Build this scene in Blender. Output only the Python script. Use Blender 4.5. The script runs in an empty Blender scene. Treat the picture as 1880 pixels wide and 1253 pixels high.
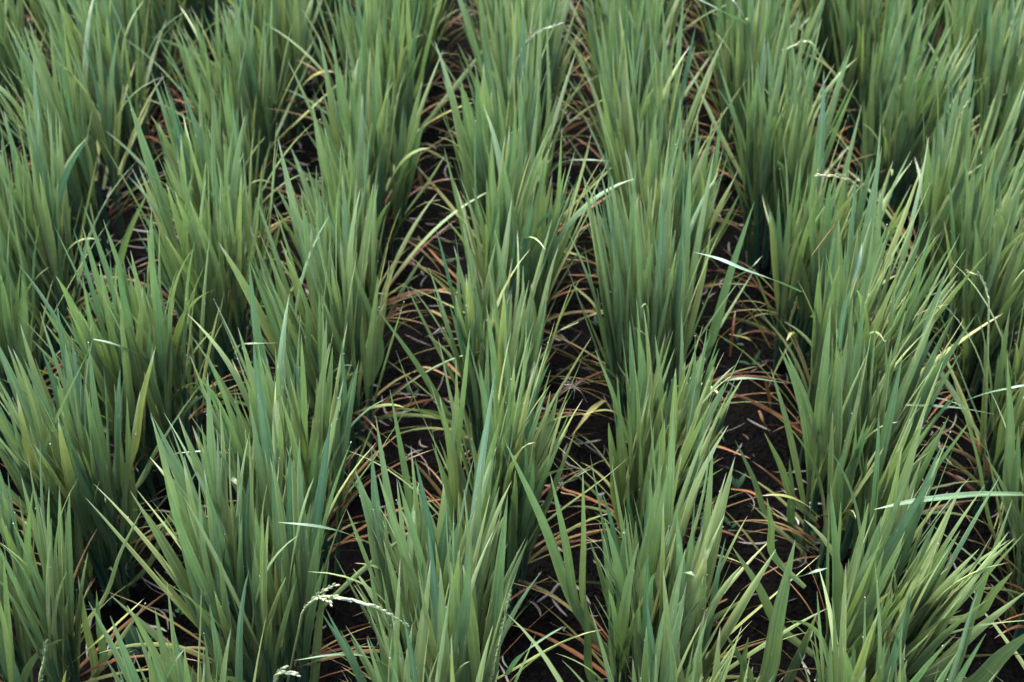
import bpy, math, random
import numpy as np

# ------------------------------------------------------------------ scene, camera
scene = bpy.context.scene
col = scene.collection
H = 1.45; FPX = 2611.0; PITCH = math.radians(40); YAW = math.radians(2.5)
R3 = math.radians

def ray(px, py):
    x = (px - 940) / FPX; y = -(py - 626.5) / FPX
    fy = math.cos(PITCH) + y * math.sin(PITCH); fz = -math.sin(PITCH) + y * math.cos(PITCH)
    c, s = math.cos(YAW), math.sin(YAW)
    return np.array([x * c - fy * s, x * s + fy * c, fz])
def at_z(px, py, z):
    d = ray(px, py); t = (z - H) / d[2]
    return np.array([0, 0, H]) + d * t
def at_y(px, py, Y):
    d = ray(px, py); t = Y / d[1]
    return np.array([0, 0, H]) + d * t
def project(p):
    c, s = math.cos(YAW), math.sin(YAW)
    X = p[0] * c + p[1] * s; Y = -p[0] * s + p[1] * c; Z = p[2] - H
    f = Y * math.cos(PITCH) - Z * math.sin(PITCH); u = Y * math.sin(PITCH) + Z * math.cos(PITCH)
    return 940 + X / f * FPX, 626.5 - u / f * FPX

cam = bpy.data.cameras.new('camera'); cam.sensor_width = 36; cam.lens = 50.0
cam.clip_start = 0.01; cam.clip_end = 1000
co = bpy.data.objects.new('camera', cam); col.objects.link(co)
co.location = (0, 0, H); co.rotation_euler = (math.pi / 2 - PITCH, 0, YAW)
cam.dof.use_dof = True; cam.dof.focus_distance = 1.52; cam.dof.aperture_fstop = 7.0
scene.camera = co

# ------------------------------------------------------------------ light
w = bpy.data.worlds.new('World'); scene.world = w; w.use_nodes = True
nt = w.node_tree; bg = nt.nodes['Background']
sky = nt.nodes.new('ShaderNodeTexSky'); sky.sky_type = 'NISHITA'; sky.sun_disc = False
SUN_EL, SUN_ROT = R3(60), R3(-28)
sky.sun_elevation = SUN_EL; sky.sun_rotation = SUN_ROT
sky.air_density = 1.0; sky.dust_density = 3.0; sky.ozone_density = 1.0
nt.links.new(sky.outputs[0], bg.inputs[0]); bg.inputs[1].default_value = 0.115
sl = bpy.data.lights.new('sun', 'SUN'); sl.energy = 2.0; sl.angle = R3(55); sl.color = (1.0, 0.93, 0.80)
so = bpy.data.objects.new('sun', sl); col.objects.link(so)
# sky rotation is clockwise from +Y
d = np.array([math.sin(SUN_ROT) * math.cos(SUN_EL), math.cos(SUN_ROT) * math.cos(SUN_EL), math.sin(SUN_EL)])
from mathutils import Vector
so.rotation_euler = Vector(d).to_track_quat('Z', 'Y').to_euler()
so.location = (0, 0, 6)
scene.view_settings.view_transform = 'Standard'; scene.view_settings.look = 'None'
scene.view_settings.exposure = 3.7; scene.view_settings.gamma = 1

# ------------------------------------------------------------------ materials
def new_mat(name):
    m = bpy.data.materials.new(name); m.use_nodes = True
    t = m.node_tree; t.nodes.clear()
    return m, t, (lambda k: t.nodes.new(k)), t.links.new
def ramp(n, stops, x=None, L=None, interp='LINEAR'):
    r = n('ShaderNodeValToRGB'); e = r.color_ramp.elements; r.color_ramp.interpolation = interp
    while len(e) < len(stops): e.new(0.5)
    for i, (p, c) in enumerate(stops): e[i].position = p; e[i].color = (*c, 1)
    if x is not None: L(x, r.inputs[0])
    return r
def math_node(n, L, op, a, b=None):
    m = n('ShaderNodeMath'); m.operation = op
    for i, v in enumerate((a, b)):
        if v is None: continue
        if isinstance(v, (int, float)): m.inputs[i].default_value = v
        else: L(v, m.inputs[i])
    return m.outputs[0]
def mix_col(n, L, mode, f, a, b):
    m = n('ShaderNodeMix'); m.data_type = 'RGBA'; m.blend_type = mode
    for sock, v in ((m.inputs[0], f), (m.inputs[6], a), (m.inputs[7], b)):
        if isinstance(v, (int, float)): sock.default_value = v
        elif isinstance(v, tuple): sock.default_value = (*v, 1)
        else: L(v, sock)
    return m.outputs[2]

def leaf_material(name, tones, tip, tip_start, trans, rough, spots, rib, spec=0.6):
    """a thin blade: tone (per blade) picks the pigment, uv.x runs across, uv.y along the blade"""
    m, t, n, L = new_mat(name)
    out = n('ShaderNodeOutputMaterial')
    at = n('ShaderNodeAttribute'); at.attribute_name = 'tone'
    uv = n('ShaderNodeUVMap'); uv.uv_map = 'UVMap'
    sp = n('ShaderNodeSeparateXYZ'); L(uv.outputs[0], sp.inputs[0])
    u, v = sp.outputs[0], sp.outputs[1]
    base = ramp(n, tones, at.outputs['Fac'], L).outputs[0]
    # parallel veins, stretched along the blade, different on every blade
    cb = n('ShaderNodeCombineXYZ')
    L(math_node(n, L, 'MULTIPLY', u, 9.0), cb.inputs[0])
    L(math_node(n, L, 'MULTIPLY', v, 1.3), cb.inputs[1])
    L(math_node(n, L, 'MULTIPLY', at.outputs['Fac'], 97.0), cb.inputs[2])
    no = n('ShaderNodeTexNoise'); no.inputs['Scale'].default_value = 1.0; no.inputs['Detail'].default_value = 2
    L(cb.outputs[0], no.inputs[0])
    vein = ramp(n, [(0.34, (0.62, 0.72, 0.66)), (0.66, (1.28, 1.24, 1.22))], no.outputs[0], L).outputs[0]
    base = mix_col(n, L, 'MULTIPLY', 0.85, base, vein)
    # pale midrib
    du = math_node(n, L, 'ABSOLUTE', math_node(n, L, 'SUBTRACT', u, 0.5))
    rb = ramp(n, [(0.0, (1, 1, 1)), (0.09, (0, 0, 0))], du, L).outputs[0]
    base = mix_col(n, L, 'MIX', math_node(n, L, 'MULTIPLY', rb, rib), base, (0.13, 0.20, 0.08))
    # larger blotches along the blade
    n2 = n('ShaderNodeTexNoise'); n2.inputs['Scale'].default_value = 38; n2.inputs['Detail'].default_value = 3
    tc = n('ShaderNodeTexCoord'); L(tc.outputs['Object'], n2.inputs[0])
    bl = ramp(n, [(0.3, (0.86, 0.9, 0.88)), (0.7, (1.12, 1.08, 1.04))], n2.outputs[0], L).outputs[0]
    base = mix_col(n, L, 'MULTIPLY', 0.8, base, bl)
    # withered tip
    tn = math_node(n, L, 'ADD', v, math_node(n, L, 'MULTIPLY', math_node(n, L, 'SUBTRACT', at.outputs['Fac'], 0.5), 0.16))
    tf = ramp(n, [(tip_start, (0, 0, 0)), (min(0.999, tip_start + 0.07), (1, 1, 1))], tn, L).outputs[0]
    base = mix_col(n, L, 'MIX', tf, base, tip)
    # small feeding scars and rust flecks
    if spots:
        n3 = n('ShaderNodeTexNoise'); n3.inputs['Scale'].default_value = 2.2; n3.inputs['Detail'].default_value = 2
        c3 = n('ShaderNodeCombineXYZ')
        L(math_node(n, L, 'MULTIPLY', u, 3.0), c3.inputs[0]); L(math_node(n, L, 'MULTIPLY', v, 9.0), c3.inputs[1])
        L(math_node(n, L, 'MULTIPLY', at.outputs['Fac'], 311.0), c3.inputs[2]); L(c3.outputs[0], n3.inputs[0])
        sf = ramp(n, [(0.69, (0, 0, 0)), (0.72, (1, 1, 1))], n3.outputs[0], L).outputs[0]
        base = mix_col(n, L, 'MIX', math_node(n, L, 'MULTIPLY', sf, spots), base, (0.22, 0.21, 0.10))
    p = n('ShaderNodeBsdfPrincipled'); L(base, p.inputs['Base Color'])
    p.inputs['Roughness'].default_value = rough; p.inputs['IOR'].default_value = 1.45
    p.inputs['Specular IOR Level'].default_value = spec
    p.inputs['Sheen Weight'].default_value = 0.0; p.inputs['Sheen Roughness'].default_value = 0.45
    bp = n('ShaderNodeBump'); bp.inputs['Strength'].default_value = 0.25; bp.inputs['Distance'].default_value = 0.0012
    L(no.outputs[0], bp.inputs['Height']); L(bp.outputs[0], p.inputs['Normal'])
    tr = n('ShaderNodeBsdfTranslucent')
    L(mix_col(n, L, 'MULTIPLY', 1.0, base, (0.95, 1.2, 0.75)), tr.inputs[0])
    mx = n('ShaderNodeMixShader'); mx.inputs[0].default_value = trans
    L(p.outputs[0], mx.inputs[1]); L(tr.outputs[0], mx.inputs[2]); L(mx.outputs[0], out.inputs[0])
    return m

M = {}
M['green'] = leaf_material('green_leaf', [(0.0, (0.036, 0.076, 0.042)), (0.35, (0.076, 0.112, 0.046)), (0.75, (0.118, 0.140, 0.052)), (1.0, (0.160, 0.162, 0.052))],
                           (0.19, 0.19, 0.12), 0.945, 0.16, 0.50, 0.8, 0.30, 0.6)
M['dead'] = leaf_material('withered_leaf', [(0.0, (0.045, 0.064, 0.022)), (0.22, (0.075, 0.070, 0.024)), (0.42, (0.095, 0.060, 0.030)), (0.62, (0.090, 0.036, 0.015)), (0.82, (0.062, 0.021, 0.011)), (1.0, (0.05, 0.021, 0.016))],
                          (0.16, 0.11, 0.065), 0.86, 0.18, 0.7, 0.3, 0.25, 0.2)
M['stem'] = leaf_material('rice_stem', [(0.0, (0.014, 0.050, 0.034)), (0.5, (0.024, 0.066, 0.036)), (1.0, (0.055, 0.078, 0.03))],
                          (0.06, 0.12, 0.05), 0.995, 0.12, 0.5, 0.3, 0.0)
M['bent'] = leaf_material('bent_leaf', [(0.0, (0.040, 0.070, 0.048)), (0.5, (0.040, 0.070, 0.036)), (1.0, (0.080, 0.092, 0.058))],
                          (0.16, 0.17, 0.11), 0.95, 0.22, 0.45, 0.3, 0.5, 0.45)
M['weed'] = leaf_material('weed_leaf', [(0.0, (0.006, 0.022, 0.012)), (1.0, (0.012, 0.034, 0.016))], (0.012, 0.034, 0.016), 0.995, 0.12, 0.6, 0.0, 0.2, 0.2)

def simple(name, c1, c2, rough, scale=200, trans=0.0, spec=0.5):
    m, t, n, L = new_mat(name); out = n('ShaderNodeOutputMaterial')
    p = n('ShaderNodeBsdfPrincipled'); no = n('ShaderNodeTexNoise'); no.inputs['Scale'].default_value = scale
    tc = n('ShaderNodeTexCoord'); L(tc.outputs['Object'], no.inputs[0])
    L(ramp(n, [(0.35, c1), (0.65, c2)], no.outputs[0], L).outputs[0], p.inputs['Base Color'])
    p.inputs['Roughness'].default_value = rough; p.inputs['Transmission Weight'].default_value = trans
    p.inputs['Specular IOR Level'].default_value = spec
    L(p.outputs[0], out.inputs[0]); return m
M['dew'] = simple('dew_drop', (0.3, 0.34, 0.33), (0.42, 0.45, 0.44), 0.08, trans=0.45, spec=1.0)
M['grain_pale'] = simple('pale_grain', (0.073, 0.091, 0.050), (0.115, 0.125, 0.087), 0.5, 260)
M['grain_green'] = simple('green_grain', (0.062, 0.078, 0.026), (0.109, 0.117, 0.057), 0.5, 260)
M['grain_yellow'] = simple('yellow_grain', (0.089, 0.086, 0.026), (0.120, 0.115, 0.057), 0.5, 260)
M['stalk'] = simple('panicle_stalk', (0.17, 0.22, 0.07), (0.28, 0.30, 0.12), 0.5)
M['fly_body'] = simple('fly_body', (0.016, 0.010, 0.007), (0.06, 0.04, 0.026), 0.7, 700, spec=0.15)
M['fly_wing'] = simple('fly_wing', (0.03, 0.027, 0.025), (0.06, 0.05, 0.045), 0.9, 300, spec=0.03)
M['fly_wing'].node_tree.nodes['Principled BSDF'].inputs['Alpha'].default_value = 0.3
M['fly_leg'] = simple('fly_leg', (0.04, 0.03, 0.03), (0.08, 0.07, 0.065), 0.5)

def straw_material():
    m, t, n, L = new_mat('straw'); out = n('ShaderNodeOutputMaterial')
    at = n('ShaderNodeAttribute'); at.attribute_name = 'tone'
    p = n('ShaderNodeBsdfPrincipled'); p.inputs['Roughness'].default_value = 0.6
    L(ramp(n, [(0, (0.02, 0.017, 0.016)), (0.40, (0.018, 0.014, 0.013)), (0.62, (0.040, 0.019, 0.011)), (0.80, (0.038, 0.035, 0.032)), (0.93, (0.085, 0.08, 0.076)), (1, (0.03, 0.06, 0.03))], at.outputs['Fac'], L).outputs[0], p.inputs['Base Color'])
    L(p.outputs[0], out.inputs[0]); return m
M['straw'] = straw_material()

def mud_material():
    m, t, n, L = new_mat('wet_mud'); out = n('ShaderNodeOutputMaterial')
    tc = n('ShaderNodeTexCoord')
    a = n('ShaderNodeTexNoise'); a.inputs['Scale'].default_value = 9; a.inputs['Detail'].default_value = 8; a.inputs['Roughness'].default_value = 0.65
    b = n('ShaderNodeTexNoise'); b.inputs['Scale'].default_value = 95; b.inputs['Detail'].default_value = 6
    v = n('ShaderNodeTexVoronoi'); v.inputs['Scale'].default_value = 130
    for x in (a, b, v): L(tc.outputs['Object'], x.inputs[0])
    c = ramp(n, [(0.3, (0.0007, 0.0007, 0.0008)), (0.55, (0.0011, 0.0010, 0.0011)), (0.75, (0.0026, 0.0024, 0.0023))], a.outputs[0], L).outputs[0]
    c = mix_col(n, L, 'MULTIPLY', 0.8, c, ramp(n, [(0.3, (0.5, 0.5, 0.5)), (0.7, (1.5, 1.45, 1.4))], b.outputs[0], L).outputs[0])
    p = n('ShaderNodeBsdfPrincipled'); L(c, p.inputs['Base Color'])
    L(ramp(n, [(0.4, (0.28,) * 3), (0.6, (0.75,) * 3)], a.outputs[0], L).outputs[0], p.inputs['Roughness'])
    p.inputs['Specular IOR Level'].default_value = 0.015
    h = math_node(n, L, 'ADD', b.outputs[0], math_node(n, L, 'MULTIPLY', v.outputs['Distance'], 0.5))
    bp = n('ShaderNodeBump'); bp.inputs['Strength'].default_value = 0.9; bp.inputs['Distance'].default_value = 0.012
    L(h, bp.inputs['Height']); L(bp.outputs[0], p.inputs['Normal']); L(p.outputs[0], out.inputs[0])
    return m
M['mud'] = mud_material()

# ------------------------------------------------------------------ mesh collecting
class MB:
    def __init__(s): s.v = []; s.f = []; s.uv = []; s.tone = []; s.mi = []; s.n = 0
    def grid(s, V, U, tone, mat=0, closed=False):
        """V: (N, S, K, 3) strips of quads; U: (N,S,K,2); tone: (N,)"""
        N, S, K, _ = V.shape
        s.v.append(V.reshape(-1, 3))
        base = s.n + np.arange(N)[:, None, None] * S * K
        i = np.arange(S - 1)[None, :, None] * K; kk = K if closed else K - 1
        j = np.arange(kk)[None, None, :]; j2 = (j + 1) % K
        q = np.stack([base + i + j, base + i + j2, base + i + K + j2, base + i + K + j], -1).reshape(-1, 4)
        s.f.append(q); s.n += N * S * K
        s.uv.append(U.reshape(-1, 2)); s.tone.append(np.repeat(tone, S * K)); s.mi.append(np.full(len(q), mat, np.int32))
    def blob(s, P, R, mat=0, tone=0.5, rings=None):
        """octahedral beads at P (N,3) with radius R (N,)"""
        N = len(P)
        if not N: return
        a = np.linspace(0, 2 * np.pi, 6, endpoint=False)
        prof = [(-1, 0.02), (-0.6, 0.8), (0.1, 1.0), (0.75, 0.66), (1, 0.02)]
        V = np.zeros((N, len(prof), 6, 3))
        for k, (z, r) in enumerate(prof):
            V[:, k, :, 0] = P[:, 0, None] + np.cos(a) * r * R[:, None]
            V[:, k, :, 1] = P[:, 1, None] + np.sin(a) * r * R[:, None]
            V[:, k, :, 2] = P[:, 2, None] + z * R[:, None]
        s.grid(V, np.zeros(V.shape[:3] + (2,)), np.full(N, tone), mat, True)
    def grains(s, P, D, L, R, mat=0, tone=None):
        """spindles: centre P, unit direction D, length L, radius R"""
        N = len(P); P = np.asarray(P, float); D = np.asarray(D, float)
        D /= np.linalg.norm(D, axis=1, keepdims=True) + 1e-9
        A = np.cross(D, np.array([0.31, 0.2, 0.93])); A /= np.linalg.norm(A, axis=1, keepdims=True) + 1e-9
        B = np.cross(D, A); a = np.linspace(0, 2 * np.pi, 6, endpoint=False)
        prof = [(-0.5, 0.12), (-0.32, 0.75), (-0.02, 1.0), (0.28, 0.72), (0.5, 0.06)]
        V = np.zeros((N, 5, 6, 3))
        for k, (z, r) in enumerate(prof):
            V[:, k] = P[:, None] + D[:, None] * (z * L)[:, None, None] + (A[:, None] * np.cos(a)[None, :, None] + 0.8 * B[:, None] * np.sin(a)[None, :, None]) * (r * R)[:, None, None]
        s.grid(V, np.zeros(V.shape[:3] + (2,)), np.full(N, 0.5) if tone is None else tone, mat, True)
    def tubes(s, C, R, tone, mat=0, K=6):
        """C: (N,S,3) centre lines, R: (N,S)"""
        T = np.gradient(C, axis=1); T /= np.linalg.norm(T, axis=2, keepdims=True) + 1e-9
        A = np.cross(T, np.array([0.83, 0.41, 0.2])); A /= np.linalg.norm(A, axis=2, keepdims=True) + 1e-9
        B = np.cross(T, A); a = np.linspace(0, 2 * np.pi, K, endpoint=False)
        V = C[:, :, None] + (A[:, :, None] * np.cos(a)[None, None, :, None] + B[:, :, None] * np.sin(a)[None, None, :, None]) * R[:, :, None, None]
        U = np.zeros(V.shape[:3] + (2,)); U[..., 0] = (np.arange(K) / K); U[..., 1] = np.linspace(0, 0.9, C.shape[1])[None, :, None]
        s.grid(V, U, tone, mat, True)
    def ribbons(s, C, W, side, tone, fold=0.16, mat=0):
        """blades: C (N,S,3), W (N,S) half widths, side (N,S,3) unit across"""
        T = np.gradient(C, axis=1); T /= np.linalg.norm(T, axis=2, keepdims=True) + 1e-9
        side = side - T * np.sum(side * T, -1, keepdims=True); side /= np.linalg.norm(side, axis=2, keepdims=True) + 1e-9
        Nn = np.cross(side, T)
        a = np.array([-1, -0.55, 0, 0.55, 1.0]); hgt = np.array([0.62, 0.44, -0.5, 0.44, 0.62])
        f = np.broadcast_to(np.asarray(fold, float), (len(C),))
        V = C[:, :, None] + side[:, :, None] * (a[None, None, :, None] * W[:, :, None, None]) + Nn[:, :, None] * (hgt[None, None, :, None] * f[:, None, None, None] * 2 * W[:, :, None, None])
        U = np.zeros(V.shape[:3] + (2,)); U[..., 0] = (a + 1) / 2; U[..., 1] = np.linspace(0, 1, C.shape[1])[None, :, None]
        s.grid(V, U, tone, mat); return V
    def build(s, name, mats, parent=None, loc=(0, 0, 0), smooth=True):
        V = np.concatenate(s.v) - np.array(loc); F = np.concatenate(s.f)
        me = bpy.data.meshes.new(name)
        me.vertices.add(len(V)); me.vertices.foreach_set('co', V.astype(np.float32).ravel())
        me.loops.add(F.size); me.loops.foreach_set('vertex_index', F.astype(np.int32).ravel())
        me.polygons.add(len(F)); me.polygons.foreach_set('loop_start', np.arange(0, F.size, 4, dtype=np.int32))
        me.polygons.foreach_set('loop_total', np.full(len(F), 4, np.int32))
        me.polygons.foreach_set('material_index', np.concatenate(s.mi))
        uvl = me.uv_layers.new(name='UVMap'); uv = np.concatenate(s.uv)[F.ravel()]
        uvl.data.foreach_set('uv', uv.astype(np.float32).ravel())
        t = me.attributes.new('tone', 'FLOAT', 'POINT'); t.data.foreach_set('value', np.concatenate(s.tone).astype(np.float32))
        me.polygons.foreach_set('use_smooth', np.full(len(F), smooth))
        me.update(calc_edges=True); me.validate()
        for m in mats: me.materials.append(m)
        o = bpy.data.objects.new(name, me); col.objects.link(o)
        if parent is not None: o.parent = parent
        else: o.location = loc
        return o

def tag(o, label=None, cat=None, group=None, kind=None):
    for k, v in (('label', label), ('category', cat), ('group', group), ('kind', kind)):
        if v: o[k] = v
def empty(name, loc):
    o = bpy.data.objects.new(name, None); col.objects.link(o); o.location = loc; o.empty_display_size = 0.05
    return o

def curve_pts(P, n):
    """Catmull-Rom through P, n samples"""
    P = np.asarray(P, float)
    if len(P) == 2: P = np.array([P[0], (P[0] + P[1]) / 2, P[1]])
    E = np.vstack([2 * P[0] - P[1], P, 2 * P[-1] - P[-2]]); out = []
    for x in np.linspace(0, len(P) - 1 - 1e-6, n):
        i = int(x); t = x - i; a, b, c, d_ = E[i:i + 4]
        out.append(0.5 * (2 * b + (c - a) * t + (2 * a - 5 * b + 4 * c - d_) * t * t + (3 * b - a - 3 * c + d_) * t ** 3))
    return np.array(out)

def width_profile(S, start=0.5, power=2.5):
    s_ = np.linspace(0, 1, S)
    return np.minimum(1, start + 1.7 * (1 - start) * s_ * 1.3) * (1 - s_ ** power) ** 0.95 + 0.012

def grow(P0, az, tilt, bend, L, S, bpow=1.7):
    """centre lines that start at P0 leaning TILT from vertical towards AZ and bend over by BEND"""
    s_ = np.linspace(0, 1, S)
    th = tilt[:, None] + bend[:, None] * s_[None] ** bpow
    step = (L / (S - 1))[:, None]
    dr = np.sin(th) * step; dz = np.cos(th) * step
    r = np.concatenate([np.zeros((len(L), 1)), np.cumsum(dr[:, :-1], 1)], 1); z = np.concatenate([np.zeros((len(L), 1)), np.cumsum(dz[:, :-1], 1)], 1)
    C = np.zeros((len(L), S, 3))
    C[..., 0] = P0[:, 0, None] + np.cos(az)[:, None] * r; C[..., 1] = P0[:, 1, None] + np.sin(az)[:, None] * r; C[..., 2] = P0[:, 2, None] + z
    side = np.zeros_like(C); side[..., 0] = -np.sin(az)[:, None]; side[..., 1] = np.cos(az)[:, None]
    return C, side
def twist_side(C, side, ang):
    T = np.gradient(C, axis=1); T /= np.linalg.norm(T, axis=2, keepdims=True) + 1e-9
    B = np.cross(T, side)
    return side * np.cos(ang)[..., None] + B * np.sin(ang)[..., None]

# ------------------------------------------------------------------ where the plants stand
DK = [0.6, 0.8, 1.2, 1.6, 2.0, 2.5, 3.2]
ROWS = {
    -6: [-1.50, -1.50, -1.50, -1.46, -1.46, -1.42, -1.36],
    -5: [-1.28, -1.28, -1.30, -1.25, -1.24, -1.20, -1.14],
    -4: [-1.07, -1.07, -1.08, -1.03, -1.02, -0.98, -0.92],
    -3: [-0.85, -0.85, -0.85, -0.79, -0.80, -0.765, -0.72],
    -2: [-0.60, -0.60, -0.59, -0.525, -0.57, -0.52, -0.49],
    -1: [-0.35, -0.35, -0.345, -0.30, -0.34, -0.305, -0.29],
    0: [-0.12, -0.12, -0.10, -0.075, -0.095, -0.10, -0.09],
    1: [0.105, 0.105, 0.122, 0.150, 0.130, 0.105, 0.10],
    2: [0.355, 0.355, 0.362, 0.375, 0.355, 0.32, 0.30],
    3: [0.62, 0.62, 0.63, 0.625, 0.575, 0.53, 0.50],
    4: [0.86, 0.86, 0.87, 0.85, 0.79, 0.74, 0.70],
    5: [1.10, 1.10, 1.10, 1.07, 1.00, 0.95, 0.90],
    6: [1.34, 1.34, 1.33, 1.28, 1.21, 1.15, 1.10],
}
START = {-6: 0.85, 6: 0.78, -5: 0.75, -4: 0.90, -3: 0.79, -2: 0.97, -1: 0.80, 0: 0.80, 1: 0.84, 2: 0.83, 3: 0.94, 4: 0.80, 5: 0.9}
SP = 0.225
rs = np.random.RandomState(11)
plants = []                                    # row, x, y
for k in sorted(ROWS):
    y = START[k]
    while y < 3.05:
        x = float(np.interp(y, DK, ROWS[k]))
        jx, jy = rs.normal(0, 0.011), rs.normal(0, 0.014)
        plants.append([k, x + jx, y + jy]); y += SP * rs.uniform(0.94, 1.06)
def in_view(x, y):
    for z in (0.02, 0.2, 0.36, 0.42):
        for dx in (-0.05, 0, 0.05):
            u, v = project((x + dx * (1 + 2 * z), y, z))
            if -20 < u < 1900 and 0 < v < 1245: return True
    return False
seen = [p for p in plants if in_view(p[1], p[2])]

# ------------------------------------------------------------------ hand-placed blades, seen one by one in the photograph
# (tip x, tip y, foot x, foot y, width in photo pixels)
BLADES = [
 (910,674,853,1090,21),(716,715,775,1060,20),(628,861,773,1058,14),(694,871,775,1130,23),(731,881,789,1098,19),(837,656,845,940,16),(927,810,1056,1115,24),
 (1010,869,1060,1120,20),(932,909,898,1253,31),(831,1053,836,1253,26),(846,1045,850,1180,18),(678,1042,717,1253,20),(777,1091,781,1230,10),(970,823,915,945,14),
 (973,769,915,865,12),(865,1114,855,1240,16),(1161,710,1162,890,16),(1134,692,1140,870,14),(1252,751,1205,890,14),(1229,853,1180,1110,27),(1216,853,1170,1090,22),
 (1147,945,1137,1150,14),(1070,863,1072,1110,14),(1105,976,1124,1120,16),(1257,1025,1244,1260,35),(1460,991,1400,1260,36),(1344,1004,1430,1150,20),(1073,1078,1083,1240,17),
 (1114,1106,1140,1265,21),(1165,1134,1190,1265,17),(1331,1162,1377,1253,16),(1374,1170,1357,1253,16),(1489,1150,1447,1260,20),(1318,1178,1285,1262,17),(1339,899,1228,978,12),
 (1372,1096,1250,1185,17),(1282,784,1252,1000,10),(1349,807,1412,955,14),(1403,794,1455,915,16),(1408,914,1420,1020,16),(1449,843,1455,965,18),(1684,651,1600,878,23),
 (1757,565,1655,790,19),(1849,654,1852,920,23),(1759,723,1655,846,14),(1665,782,1615,940,16),(1720,866,1615,1040,22),(1721,950,1640,1140,20),(1749,1022,1665,1210,23),
 (1821,983,1700,1210,12),(1859,917,1738,1260,18),(1885,1085,1690,1252,25),(1859,1050,1790,1130,18),(1905,1150,1780,1262,36),(1616,955,1576,1230,35),(1524,884,1538,1165,22),
 (1501,1124,1446,1262,20),(1670,868,1600,1050,18),(1753,705,1820,970,10),(1808,833,1880,990,12),(286,636,243,835,17),(353,782,420,965,25),(352,902,438,1120,27),
 (328,983,392,1195,25),(284,1004,385,1185,12),(203,1093,369,1253,18),(532,810,538,1140,27),(427,1073,480,1230,20),(384,1103,445,1220,18),(478,1109,510,1240,20),
 (604,1027,575,1260,20),(599,976,548,1140,16),(386,1175,400,1260,14),(366,858,275,1035,12),(315,782,262,880,10),(210,705,233,940,14),(233,730,245,960,18),
 (389,697,406,800,14),(94,952,92,1165,22),(113,1024,97,1255,24),(140,870,151,1060,18),(208,901,165,1025,16),(263,932,190,1100,10),(0,1116,22,1258,26),(177,1085,189,1215,16),
 (143,1058,175,1240,16),(1184,610,1190,760,14),(1092,640,1150,800,12),(693,568,838,790,15),(640,470,700,640,14),(560,600,625,790,18),(480,655,540,820,16),(1310,215,1265,470,14),
 (1385,370,1300,640,20),(1250,180,1215,420,14),(815,270,868,500,13),(825,150,880,420,12),(1110,600,1135,740,12),(275,345,205,520,15),(232,470,330,700,18),(290,420,345,620,16),
 (105,690,160,900,22),(165,640,60,900,10),(1440,640,1500,800,16),(1560,470,1535,640,14),(1870,780,1862,930,16),(1690,620,1640,700,12),(30,720,75,930,22),(60,900,50,1080,20),
]
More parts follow.
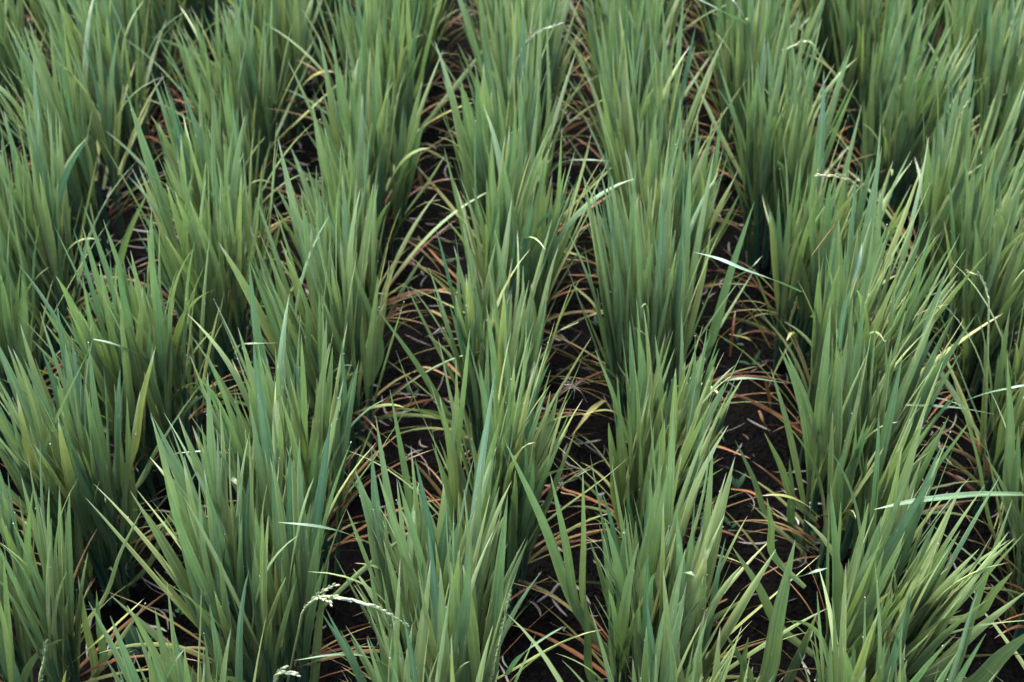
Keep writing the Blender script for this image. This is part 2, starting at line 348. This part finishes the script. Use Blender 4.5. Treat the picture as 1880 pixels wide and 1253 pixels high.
# withered blades that arch over the mud: points (x, y, height), width in pixels, tone
DEAD = [
 ([(1003,440,.10),(1075,388,.14),(1146,342,.17)],11,.60),([(855,551,.03),(818,531,.06),(767,545,.03)],9,.55),([(859,532,.04),(810,482,.06),(765,433,.06)],7,.62),
 ([(998,454,.14),(1073,474,.13),(1128,517,.05)],9,.10),([(1043,505,.05),(1097,508,.05),(1123,520,.03)],6,.62),([(1145,590,.08),(1104,575,.13),(1058,592,.11)],9,.25),
 ([(790,570,.05),(818,585,.06),(844,612,.03)],10,.40),([(746,690,.03),(784,675,.06),(845,704,.05)],8,.42),([(820,666,.04),(852,697,.06)],8,.60),([(1053,525,.14),(1097,570,.12),(1132,660,.05)],8,.12),
 ([(1415,640,.05),(1383,583,.13),(1346,536,.18)],9,.42),([(1339,614,.08),(1376,624,.09),(1398,650,.05)],6,.2),([(1405,700,.10),(1412,730,.06),(1416,760,.02)],9,.80),([(1393,754,.09),(1402,775,.08),(1416,800,.05)],8,.55),
 ([(1255,842,.05),(1305,819,.10),(1378,842,.12)],11,.60),([(1490,470,.33),(1533,413,.38),(1570,368,.42)],14,.45),([(362,1253,.10),(328,1198,.15),(269,1143,.20)],12,.38),([(310,1012,.03),(335,975,.07),(366,944,.09)],12,.48),
 ([(975,885,.03),(985,850,.06),(1000,826,.08)],11,.64),([(738,965,.04),(715,970,.06),(694,992,.03)],8,.58),([(1342,898,.05),(1387,908,.06),(1432,954,.04)],7,.62),([(1252,893,.05),(1281,884,.07)],10,.60),
 ([(1412,1036,.02),(1360,970,.07),(1311,917,.12)],11,.18),([(1830,1133,.12),(1852,1160,.10),(1873,1196,.06)],8,.42),([(729,280,.12),(738,255,.15),(750,231,.18)],7,.40),([(780,356,.02),(771,325,.07),(770,300,.10)],9,.42),
 ([(780,342,.07),(800,350,.06),(820,370,.02)],7,.44),([(37,240,.02),(68,205,.06),(128,199,.08)],7,.58),([(431,100,.12),(471,95,.13),(506,113,.09)],6,.35),([(250,217,.06),(272,226,.07),(292,240,.04)],7,.62),([(300,249,.05),(324,258,.07),(337,278,.03)],7,.60),
 ([(560,760,.05),(530,735,.10),(505,725,.09)],8,.3),([(1310,920,.04),(1290,935,.08),(1255,905,.12)],9,.36),([(470,1000,.05),(420,985,.06),(380,1010,.03)],7,.62),([(1030,905,.12),(1062,915,.10),(1090,960,.05)],8,.35),([(1110,735,.08),(1085,755,.12),(1050,800,.10)],14,.22),
 ([(1340,655,.05),(1345,610,.10),(1350,570,.12)],7,.72),([(95,560,.05),(60,540,.08),(28,530,.05)],7,.62),([(640,60,.08),(655,40,.10),(680,35,.09)],6,.6),([(1190,90,.1),(1178,60,.12),(1172,30,.14)],6,.5),([(870,820,.05),(850,800,.06)],5,.6),
 ([(1310,1140,.04),(1290,1165,.06),(1250,1190,.05)],8,.64),([(1335,1100,.04),(1300,1120,.05),(1285,1150,.03)],6,.75),([(950,1040,.05),(975,1010,.08),(1005,990,.08)],9,.5),([(940,960,.05),(985,945,.07),(1030,935,.07)],7,.64),([(900,1130,.05),(960,1085,.06),(1010,1060,.06)],6,.7),
]
# living blades that fold or arch over and catch the sky: points, width, tone, label
BENT = [
 ([(1470,536,.24),(1425,516,.34),(1370,497,.38),(1320,476,.39),(1274,463,.37)],18,.0,'pale blue-green blade bent flat across the gap'),
 ([(1880,908,.20),(1800,908,.24),(1740,913,.27),(1670,922,.29),(1604,936,.29)],20,.4,'broad pale blade bent flat to the side'),
 ([(1662,744,.24),(1715,746,.25),(1765,750,.23),(1830,762,.18)],10,.4,None),([(1735,752,.20),(1800,726,.25),(1860,712,.28),(1900,704,.28)],11,.2,None),
 ([(432,650,.20),(440,634,.27),(470,631,.29),(510,630,.27)],8,.6,None),([(705,1012,.16),(650,985,.24),(590,968,.29),(510,959,.30)],15,.3,'long blade bent flat across the tuft'),
 ([(300,720,.14),(270,662,.22),(215,634,.27),(157,620,.28)],11,.2,None),([(490,838,.18),(420,832,.25),(370,829,.27),(318,833,.27)],8,.4,None),
 ([(1015,312,.13),(1035,297,.20),(1080,294,.23),(1135,298,.22)],9,.0,None),([(1380,48,.26),(1340,28,.35),(1300,8,.38),(1275,-4,.39)],18,.1,'pale blue-green blade bent flat'),
 ([(1240,1075,.22),(1252,1053,.30),(1278,1060,.31),(1303,1113,.24)],11,.5,'thin pale blade folded over'),([(740,1240,.16),(680,1208,.26),(620,1202,.29),(540,1213,.30)],9,.4,None),
 ([(425,878,.26),(440,893,.25),(452,918,.2)],12,.9,None),([(1446,1060,.26),(1470,1058,.31),(1495,1050,.33),(1520,1043,.33)],12,.3,None),
 ([(1345,512,.18),(1375,495,.0+.24),(1400,470,.26)],6,.4,None),([(930,1240,.18),(955,1205,.27),(1000,1172,.31),(1036,1150,.33)],15,.1,None),
 ([(300,1255,.22),(318,1220,.28),(340,1190,.30)],11,.2,None),([(1300,713,.10),(1330,700,.16),(1380,695,.17),(1450,705,.14)],9,.1,None),([(1020,895,.06),(1050,880,.13),(1085,860,.15)],7,.1,None),
 ([(1540,640,.30),(1550,570,.38),(1575,490,.44),(1583,445,.46)],12,.0,None),
 ([(1062,592,.20),(1030,606,.20),(1050,601,.22)],3,.9,None),
]
# panicles: stalk points, where grains begin, kind of grain, label
PANICLES = [
 ([(548,1160,.20),(558,1120,.30),(590,1096,.36),(640,1101,.38),(700,1120,.36),(750,1150,.31)],.22,'grain_pale','drooping pale green panicle',3),
 ([(500,1290,.26),(505,1250,.34),(515,1236,.37),(545,1238,.38)],.3,'grain_pale','pale panicle with its tip just arching over',2),
 ([(897,1262,.20),(908,1220,.27),(921,1160,.34),(936,1090,.42)],.1,'grain_green','upright green panicle still held in its leaf',1),
 ([(945,150,.28),(955,100,.34),(985,62,.38),(1030,44,.40)],.25,'grain_pale','feathery white panicle leaning over',3),
 ([(1502,140,.26),(1500,95,.33),(1480,76,.35),(1440,92,.33)],.55,'grain_pale','short white panicle curled over',1),
 ([(1606,410,.20),(1597,375,.27),(1572,340,.33),(1540,326,.35),(1502,322,.35)],.3,'grain_yellow','yellowing panicle bent to one side',3),
 ([(1372,60,.26),(1368,35,.30),(1352,10,.33),(1335,-12,.34)],.1,'grain_pale','pale panicle bowed over',1),
 ([(650,160,.28),(645,120,.32),(640,95,.35),(637,70,.38)],.2,'grain_pale','thin upright white panicle',1),
 ([(74,1262,.24),(80,1215,.31),(84,1180,.35)],.1,'grain_green','slender green panicle',1),
 ([(1752,250,.3),(1762,215,.34),(1778,185,.37)],.2,'grain_green',None,1),
 ([(1815,590,.30),(1812,540,.34),(1800,510,.36),(1778,500,.37)],.35,'grain_yellow','small yellowish panicle',2),
]
def owner(p):
    """the plant a point belongs to"""
    return int(np.argmin([math.hypot(q[1] - p[0], q[2] - p[1]) for q in seen]))
mine = {i: dict(blades=[], dead=[], bent=[], pan=[]) for i in range(len(seen))}
for b in BLADES:
    f = at_z(b[2], b[3], 0.14); mine[owner(f)]['blades'].append(b)
for b in DEAD:
    f = max([at_z(*p) for p in (b[0][0], b[0][-1])], key=lambda q: -min(math.hypot(q[0] - s_[1], q[1] - s_[2]) for s_ in seen)); mine[owner(f)]['dead'].append(b)
for b in BENT: mine[owner(at_z(*b[0][0]))]['bent'].append(b)
for b in PANICLES: mine[owner(at_z(*b[0][0]))]['pan'].append(b)

# ------------------------------------------------------------------ one rice plant
def px_to_m(p, wpx):
    return wpx * np.linalg.norm(np.array(p) - np.array([0, 0, H])) / (FPX * 1.0)

def foliage(rng, x, y, near, size, lean, dens, S=11):
    """tillers with their leaves round (x, y): returns arrays"""
    nt_ = int(rng.randint(24, 34) * dens)
    a = rng.uniform(0, 2 * np.pi, nt_); r = 0.050 * np.sqrt(rng.uniform(0, 1, nt_))
    px_, py_ = x + np.cos(a) * r * 0.9, y + np.sin(a) * r * 1.3
    taz = a + rng.normal(0, 0.5, nt_)
    tt = R3(1) + R3(7.2) * (r / 0.050) * rng.uniform(0.4, 1.25, nt_)
    # a common lean of the whole plant
    vx = np.cos(taz) * np.sin(tt) * 0.85 + lean[0]; vy = np.sin(taz) * np.sin(tt) + lean[1]
    taz = np.arctan2(vy, vx); tt = np.arcsin(np.clip(np.hypot(vx, vy), 0, 0.9))
    culm = rng.uniform(0.15, 0.22, nt_) * size
    Ps, az, ti, be, Ls, Ws, to = [], [], [], [], [], [], []
    for i in range(nt_):
        nl = rng.randint(4, 6); pl = rng.uniform(0, np.pi)
        for j in range(nl):
            fr = 0.35 + 0.65 * (j + 1) / nl; h = culm[i] * fr
            ax = np.array([math.sin(tt[i]) * math.cos(taz[i]), math.sin(tt[i]) * math.sin(taz[i]), math.cos(tt[i])])
            A = pl + (np.pi if j % 2 else 0) + rng.normal(0, 0.35)
            dv = math.radians(rng.uniform(2, 9.5) + (3.5 if j < 2 else 0))
            dd = ax + np.array([math.cos(A), math.sin(A), 0]) * math.tan(dv); dd /= np.linalg.norm(dd)
            Ps.append([px_[i] + ax[0] * h, py_[i] + ax[1] * h, h * ax[2]])
            az.append(math.atan2(dd[1], dd[0])); ti.append(math.acos(dd[2]))
            be.append(math.radians(max(0, rng.normal(4, 6)) if rng.rand() > 0.06 else rng.uniform(22, 60)))
            Ls.append(rng.uniform(0.19, 0.305) * size * (1.05 if j >= nl - 2 else 0.95))
            Ws.append(rng.uniform(0.0042, 0.0080) * (0.85 if j < 2 else 1.0))
            to.append(np.clip(rng.normal(0.48, 0.2) - (0.06 if j >= nl - 1 else 0), 0, 1))
    for q in range(rng.randint(5, 10)):          # older outer leaves, spreading low over the gaps
        A = rng.uniform(0, 2 * np.pi); h = rng.uniform(0.03, 0.13)
        Ps.append([x + math.cos(A) * 0.045, y + math.sin(A) * 0.045, h]); az.append(A)
        ti.append(math.radians(rng.uniform(20, 48))); be.append(math.radians(rng.uniform(-4, 42)))
        Ls.append(rng.uniform(0.16, 0.30) * size); Ws.append(rng.uniform(0.0026, 0.0050)); to.append(np.clip(rng.normal(0.55, 0.25), 0, 1))
    for q in range(rng.randint(2, 6)):           # thin young blades and a few that kink over
        A = rng.uniform(0, 2 * np.pi); h = rng.uniform(0.14, 0.22) * size
        Ps.append([x + math.cos(A) * 0.04, y + math.sin(A) * 0.04, h]); az.append(A + rng.normal(0, 0.6))
        ti.append(math.radians(rng.uniform(5, 22))); be.append(math.radians(rng.choice([3, 8, 12, 70])))
        Ls.append(rng.uniform(0.2, 0.29) * size); Ws.append(rng.uniform(0.0016, 0.0034)); to.append(rng.uniform(0.2, 0.7))
    Ps = np.array(Ps); az = np.array(az); ti = np.array(ti); be = np.array(be); Ls = np.array(Ls); Ws = np.array(Ws); to = np.array(to)
    C, side = grow(Ps, az, ti, be, Ls, S)
    s_ = np.linspace(0, 1, S)
    ang = rng.normal(0, 0.35, len(Ls))[:, None] + rng.normal(0, 0.55, len(Ls))[:, None] * s_[None]
    # a slow sideways waver
    wav = rng.normal(0, 0.006, len(Ls))[:, None] * np.sin(s_[None] * rng.uniform(2, 4.5, len(Ls))[:, None] + rng.uniform(0, 6, len(Ls))[:, None]) * s_[None]
    C = C + side * wav[..., None]
    side = twist_side(C, side, ang)
    W = width_profile(S, 0.55, 2.7)[None] * Ws[:, None]
    culms = (px_, py_, taz, tt, culm)
    return C, W, side, to, culms

def withered(rng, x, y, n, size):
    S = 12
    az = rng.uniform(0, 2 * np.pi, n)
    # more of them lie out to the sides, over the open mud between the rows
    az = np.where(rng.rand(n) < 0.6, np.where(rng.rand(n) < 0.5, 0, np.pi) + rng.normal(0, 0.55, n), az)
    P0 = np.stack([x + np.cos(az) * 0.03, y + np.sin(az) * 0.03, rng.uniform(0.015, 0.09, n)], 1)
    tl = R3(1) * rng.uniform(18, 58, n); be = R3(1) * rng.uniform(15, 95, n)
    L = rng.uniform(0.09, 0.24, n) * size
    C, side = grow(P0, az, tl, be, L, S, 1.2)
    C[..., 2] = np.maximum(C[..., 2], 0.006 + rng.uniform(0, 0.01, (n, 1)))
    s_ = np.linspace(0, 1, S)
    side = twist_side(C, side, rng.normal(0, 0.5, n)[:, None] + rng.normal(0, 1.1, n)[:, None] * s_[None])
    W = width_profile(S, 0.6, 2.0)[None] * rng.uniform(0.0009, 0.0034, n)[:, None]
    to = np.where(rng.rand(n) < 0.42, rng.uniform(0.0, 0.3, n), rng.uniform(0.35, 1.0, n))
    return C, W, side, to

def ribbon_px(pts, wpx, S=14, start=0.55, power=2.3, lift=0.0):
    P = curve_pts([at_z(p[0], p[1], p[2] + lift) for p in pts], S)
    T = np.gradient(P, axis=0); side = np.cross(T, np.array([0, 0.15, 1.0])); nn = np.linalg.norm(side, axis=1, keepdims=True)
    side = side / (nn + 1e-9)
    W = width_profile(S, start, power) * px_to_m(P[S // 2], wpx) * 0.5
    return P[None], W[None], side[None]

def plant_at(i, k, x, y):
    rng = np.random.RandomState(1000 + i)
    near = y < 1.75
    size = rng.uniform(0.78, 0.97) * (0.98 if y < 1.3 else 1.0)
    lean = (rng.normal(0.0, 0.032) + (0.025 if k >= 2 else 0) - (0.03 if k <= -3 else 0), rng.normal(-0.01, 0.03))
    own = mine[i]
    root = empty('rice_plant', (x, y, 0))
    dens = 0.9 if len(own['blades']) > 4 else 1.0
    C, W, side, to, cu = foliage(rng, x, y, near, size, lean, dens)
    mb = MB(); V = mb.ribbons(C, W, side, to, fold=rng.uniform(0.06, 0.24, len(C)))
    for b in own['blades']:
        f = min((at_z(b[2], b[3], z_) for z_ in np.linspace(0.06, 0.26, 11)), key=lambda q: math.hypot(q[0] - x, q[1] - y) + 0.15 * abs(q[2] - 0.14))
        zt = at_y(b[0], b[1], f[1])[2]
        t = at_z(b[0], b[1], float(np.clip(zt, f[2] + 0.12, 0.48)))
        g = f + (f - t) * 0.35; g = g + (np.array([x, y, 0.0]) - g) * np.array([0.35, 0.35, 0])
        if g[2] < 0.0: g = f + (g - f) * (f[2] / (f[2] - g[2]))
        m_ = (f + t) / 2 + np.array([(t - f)[0] * -0.03, 0, (t - f)[2] * 0.02])
        P = curve_pts([g, f, m_, t], 14)
        toc = P - np.array([0, 0, H]); T = np.gradient(P, axis=0); sd = np.cross(T, toc); sd /= np.linalg.norm(sd, axis=1, keepdims=True)
        aa = rng.normal(0, 0.25) + rng.normal(0, 0.2) * np.linspace(0, 1, 14)
        sd = twist_side(P[None], sd[None], aa[None])
        Wd = width_profile(14, 0.5, 2.6)[None] * px_to_m(m_, b[4]) * 0.5
        mb.ribbons(P[None], Wd, sd, np.array([np.clip(rng.normal(0.5, 0.17), 0, 1)]), fold=rng.uniform(0.08, 0.2))
    # dew beads along blade edges and on tips
    nd = 46 if y < 1.5 else (30 if y < 2.1 else 14)
    bi = rng.randint(0, len(C), nd); si = rng.randint(C.shape[1] // 2, C.shape[1], nd)
    ed = np.where(rng.rand(nd) < 0.5, 0, 4)
    mb.blob(V[bi, si, ed], rng.uniform(0.0003, 0.0008, nd), 1)
    mb.build('green_leaves', [M['green'], M['dew']], root, (x, y, 0))
    # stems
    px_, py_, taz, tt, culm = cu
    C2, _ = grow(np.stack([px_, py_, np.full(len(px_), -0.01)], 1), taz, tt, np.zeros(len(px_)), culm + 0.015, 5)
    ms = MB(); ms.tubes(C2, np.linspace(0.0036, 0.0022, 5)[None] * rng.uniform(0.8, 1.2, len(px_))[:, None], rng.uniform(0, 1, len(px_)))
    ms.build('stems', [M['stem']], root, (x, y, 0))
    # withered leaves
    n = rng.randint(21, 31); md = MB(); C3, W3, s3, t3 = withered(rng, x, y, n, size); md.ribbons(C3, W3, s3, t3, fold=0.12)
    for pts, wp, tn in own['dead']:
        P, Wd, sd = ribbon_px(pts, wp, 14, 0.6, 2.2, 0.035); md.ribbons(P, Wd, sd, np.array([tn]), fold=0.12)
    md.build('withered_leaves', [M['dead']], root, (x, y, 0))
    for pts, wp, tn, lab in own['bent']:
        m_ = MB(); P, Wd, sd = ribbon_px(pts, wp, 16, 0.7, 2.6, 0.05); m_.ribbons(P, Wd, sd, np.array([tn]), fold=0.10)
        o = m_.build('bent_leaf', [M['bent']], root, (x, y, 0)); tag(o, lab)
    for pts, g0, gm, lab, nb in own['pan']:
        make_panicle(rng, pts, g0, gm, lab, nb, root, (x, y, 0))
    return root

def make_panicle(rng, pts, g0, gm, lab, nb, root, loc):
    Q = [at_z(p[0], p[1], p[2] + 0.03) for p in pts]
    # the stalk comes up from among the stems
    first = np.array([loc[0] * 0.6 + Q[0][0] * 0.4, loc[1] * 0.6 + Q[0][1] * 0.4, 0.06])
    P = curve_pts(Q, 26); st = curve_pts([first] + Q, 34)
    ms = MB(); ms.tubes(st[None], np.linspace(0.0014, 0.0005, 34)[None], np.array([0.5]), K=6)
    lines = [P[int(26 * g0):]]
    L = np.linalg.norm(P[-1] - P[int(26 * g0)])
    for j in range(nb - 1):
        i0 = int(26 * (g0 + 0.05 + 0.10 * j)); T = P[i0 + 2] - P[i0]; T /= np.linalg.norm(T)
        sd = np.cross(T, [0, 0, 1.0]); sd /= np.linalg.norm(sd) + 1e-9
        b = P[i0] + T * np.linspace(0, L * (0.62 - 0.12 * j), 12)[:, None] + (sd * (1 if j % 2 else -1) * 0.16 + np.array([0, 0, 0.20 - 0.1 * j])) * (np.linspace(0, 1, 12) ** 0.8)[:, None] * L * 0.62
        b[:, 2] -= np.linspace(0, 1, 12) ** 2 * L * 0.12
        lines.append(b); ms.tubes(b[None], np.full((1, 12), 0.00045), np.array([0.5]), K=5)
    o = ms.build('panicle', [M['stalk']], root, loc); tag(o, lab)
    mg = MB(); GP, GD = [], []
    for ln in lines:
        seg = np.linalg.norm(np.diff(ln, axis=0), axis=1).sum(); n = max(5, int(seg / 0.0036)); c = curve_pts(ln, n)
        T = np.gradient(c, axis=0); T /= np.linalg.norm(T, axis=1, keepdims=True)
        for q in range(n):
            off = rng.normal(0, 1, 3); off -= T[q] * off.dot(T[q]); off /= np.linalg.norm(off)
            GP.append(c[q] + off * 0.0013 + T[q] * 0.002); GD.append(T[q] + off * 0.16)
    GP = np.array(GP); GD = np.array(GD); n = len(GP)
    mg.grains(GP, GD, rng.uniform(0.0066, 0.0086, n), rng.uniform(0.0009, 0.0013, n))
    mg.build('grains', [M[gm]], o, loc)

ROWNAME = {0: 'the middle row', -1: 'first row left of middle', -2: 'second row left of middle', -3: 'third row left of middle', -4: 'fourth row left of middle', -5: 'fifth row left of middle', -6: 'sixth row left of middle', 6: 'sixth row right of middle',
           1: 'first row right of middle', 2: 'second row right of middle', 3: 'third row right of middle', 4: 'fourth row right of middle', 5: 'fifth row right of middle'}
ORD = ['front', 'second', 'third', 'fourth', 'fifth', 'sixth', 'seventh', 'eighth', 'ninth', 'tenth']
count = {}
for i, (k, x, y) in enumerate(seen):
    r = plant_at(i, k, x, y)
    n = count.get(k, 0); count[k] = n + 1
    own = mine[i]; noted = [b[3] for b in own['pan'] + own['bent'] if b[3]]
    place = ('frontmost in ' if n == 0 else ORD[n] + ' back in ') + ROWNAME[k]
    lab = 'green rice plant, ' + place
    if noted:
        look = 'rice plant with ' + ('an ' if noted[0][0] in 'aeiou' else 'a ') + noted[0]
        lab = look + ', ' + place
        if len(lab.split()) > 16: lab = look + ', ' + ROWNAME[k]
        if len(lab.split()) > 16: lab = look
    tag(r, lab, 'rice plant', 'rice plants in planted rows')

# ------------------------------------------------------------------ mud, straw, weeds, fly
def make_mud():
    g = np.concatenate([-np.geomspace(400, 2.2, 10), np.linspace(-2.0, 2.0, 150), np.geomspace(2.2, 400, 10)])
    h = np.concatenate([-np.geomspace(400, 1.0, 10), np.linspace(-0.6, 4.2, 180), np.geomspace(4.5, 400, 10)])
    X, Y = np.meshgrid(g, h, indexing='ij')
    rg = np.random.RandomState(5); Z = np.zeros_like(X)
    for q in range(60):
        f = rg.uniform(4, 70); a = rg.uniform(0, 6.28); Z += 0.013 / (f ** 0.62) * np.sin(f * (X * math.cos(a) + Y * math.sin(a)) + rg.uniform(0, 6.28))
    Z *= 0.8 * ((abs(X) < 2.1) & (Y > -0.7) & (Y < 4.3))
    V = np.stack([X, Y, np.clip(Z, -0.02, 0.02) - 0.004], -1)[None]
    mb = MB(); mb.grid(V.transpose(0, 2, 1, 3), np.zeros(V.transpose(0, 2, 1, 3).shape[:3] + (2,)), np.array([0.5]))
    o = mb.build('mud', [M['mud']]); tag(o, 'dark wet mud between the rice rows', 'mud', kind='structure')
make_mud()

def make_straw():
    rg = np.random.RandomState(8); n = 3600; S = 6
    P0 = np.stack([rg.uniform(-1.7, 1.5, n), rg.uniform(0.5, 3.4, n), rg.uniform(0.006, 0.022, n)], 1)
    az = rg.uniform(0, 6.28, n); L = rg.uniform(0.008, 0.07, n) * rg.uniform(0.5, 1.2, n); C = np.zeros((n, S, 3)); t = np.linspace(-0.5, 0.5, S)
    bow = rg.normal(0, 0.12, n)
    C[..., 0] = P0[:, 0, None] + np.cos(az)[:, None] * t * L[:, None] - np.sin(az)[:, None] * bow[:, None] * L[:, None] * t ** 2 * 4
    C[..., 1] = P0[:, 1, None] + np.sin(az)[:, None] * t * L[:, None] + np.cos(az)[:, None] * bow[:, None] * L[:, None] * t ** 2 * 4
    C[..., 2] = P0[:, 2, None] + rg.normal(0, 0.12, n)[:, None] * t * L[:, None] + 0.004
    side = np.zeros_like(C); side[..., 0] = -np.sin(az)[:, None]; side[..., 1] = np.cos(az)[:, None]; side[..., 2] = rg.normal(0, 0.5, n)[:, None]
    W = rg.uniform(0.0005, 0.0018, n)[:, None] * (1 - np.abs(np.linspace(-1, 1, S)) ** 4 * 0.8)[None]
    mb = MB(); mb.ribbons(C, W, side, rg.uniform(0, 1, n) ** 1.5, fold=0.15)
    o = mb.build('straw_litter', [M['straw']]); tag(o, 'bits of brown and grey straw scattered over the dark mud', 'straw', kind='stuff')
make_straw()

def weed(px, py, n, ln, wd, seed, up=0.35):
    rg = np.random.RandomState(seed); c = at_z(px, py, 0.0); S = 8
    root = empty('weed_seedling', (c[0], c[1], 0))
    az = rg.uniform(0, 6.28) + np.arange(n) * 2.4 + rg.normal(0, 0.3, n)
    tl = rg.uniform(0.5, 1.2, n) * (1 - up * 0.5); be = rg.uniform(0.2, 0.7, n); L = ln * rg.uniform(0.7, 1.15, n)
    st = np.zeros((1, 4, 3)); st[0, :, 2] = np.linspace(-0.005, ln * 0.7, 4); st[0, :, 0] = c[0]; st[0, :, 1] = c[1]
    ms = MB(); ms.tubes(st, np.full((1, 4), 0.0012), np.array([0.5])); ms.build('stem', [M['weed']], root, (c[0], c[1], 0))
    for j in range(n):
        P0 = np.array([[c[0], c[1], ln * (0.25 + 0.45 * j / max(1, n - 1))]])
        C, side = grow(P0, az[j:j + 1], tl[j:j + 1], be[j:j + 1], L[j:j + 1], S)
        s_ = np.linspace(0, 1, S); W = (wd * (0.06 + np.sin(np.pi * np.clip(s_ * 1.02, 0, 1)) ** 0.75 * (1 - 0.35 * s_)))[None]
        mb = MB(); mb.ribbons(C, W, side, np.array([rg.uniform(0, 1)]), fold=0.1); mb.build('leaf', [M['weed']], root, (c[0], c[1], 0))
    return root
r = weed(262, 1215, 4, 0.040, 0.013, 3); tag(r, 'broad-leaved dark green weed, the largest weed on the mud', 'weed')
for q, (u, v) in enumerate([(735,770),(757,735),(1140,803),(1147,835),(1100,525),(1095,610),(860,450),(1350,640),(1378,683),(1285,905),(1340,978),(1350,912),(1040,395),(820,495),(1490,1010),(1062,822),(290,870),(330,1130),(1120,690)]):
    r = weed(u, v, 2 + q % 3, 0.014 + 0.006 * (q % 3), 0.0045, 20 + q)
    tag(r, 'tiny dark green weed seedling with oval leaves on the bare mud', 'weed', 'weed seedlings on the mud')

def crane_fly():
    c = at_z(1050, 710, 0.37); ex = ray(1080, 716) - ray(1040, 708); ex /= np.linalg.norm(ex)   # along the body
    up = np.array([0, -0.3, 0.95]); ey = np.cross(up, ex); ey /= np.linalg.norm(ey); ez = np.cross(ex, ey)
    root = empty('crane_fly', c)
    def w(a, b, d_): return c + ex * a + ey * b + ez * d_
    m = MB(); sec = np.linspace(0, 1, 14)
    body = np.array([w(-0.009 + 0.017 * t, 0, 0.0012 * math.sin(t * 5)) for t in sec])
    rad = 0.0004 + 0.0011 * np.exp(-((sec - 0.28) / 0.22) ** 2) + 0.0013 * np.exp(-((sec - 0.72) / 0.12) ** 2) + 0.0008 * np.exp(-((sec - 0.93) / 0.06) ** 2)
    m.tubes(body[None], rad[None], np.array([0.5]), K=8); m.build('body', [M['fly_body']], root, tuple(c))
    for s_ in (-1, 1):
        P = np.array([w(0.003 - 0.014 * t, s_ * 0.006 * t, 0.0018 + 0.001 * t) for t in np.linspace(0, 1, 8)])
        mb = MB(); t = np.linspace(0, 1, 8); mb.ribbons(P[None], (0.0003 + 0.0014 * np.sin(np.pi * t) ** 0.7)[None], np.broadcast_to(ey, (1, 8, 3)).copy(), np.array([0.5]), fold=0.03)
        mb.build('wing', [M['fly_wing']], root, tuple(c))
        for j, a in enumerate((-1.0, 0.1, 1.1)):
            P = curve_pts([w(0.003, s_ * 0.0008, 0), w(0.003 + a * 0.007, s_ * 0.007, 0.004), w(0.003 + a * 0.016, s_ * 0.012, -0.008)], 12)
            ml = MB(); ml.tubes(P[None], np.full((1, 12), 0.00022), np.array([0.5]), K=5); ml.build('leg', [M['fly_leg']], root, tuple(c))
    tag(root, 'thin brown crane fly with long legs above the gap by the middle row', 'insect')
crane_fly()

# ------------------------------------------------------------------ the same crop goes on beyond the frame
def rest_of_crop():
    rng = np.random.RandomState(77); mb = MB()
    for k in range(-10, 10):
        y = -0.35 + rng.uniform(0, 0.2)
        while y < 5.2:
            kk = min(max(k, -6), 6); x = float(np.interp(y, DK, ROWS[kk])) + (k - kk) * 0.25
            ok = not any(math.hypot(x - s_[1], y - s_[2]) < 0.2 for s_ in seen)
            if ok and not in_view(x, y) and not in_view(x, y + 0.12) and math.hypot(x, y) > 0.42 and not (y < 0.9 and abs(x) < 0.9 and in_view(x, y + .2)):
                C, W, side, to, cu = foliage(rng, x, y, False, rng.uniform(0.9, 1.05), (rng.normal(0, 0.03), rng.normal(0, 0.03)), 0.7, 6)
                mb.ribbons(C, W, side, to, fold=0.12)
            y += SP
    o = mb.build('rice_crop', [M['green']]); tag(o, 'rest of the green rice crop growing on beyond the nearer rows', 'rice crop', kind='stuff')
rest_of_crop()
print('plants in view', len(seen), 'tris', sum(len(o.data.polygons) for o in bpy.data.objects if o.type == 'MESH'))
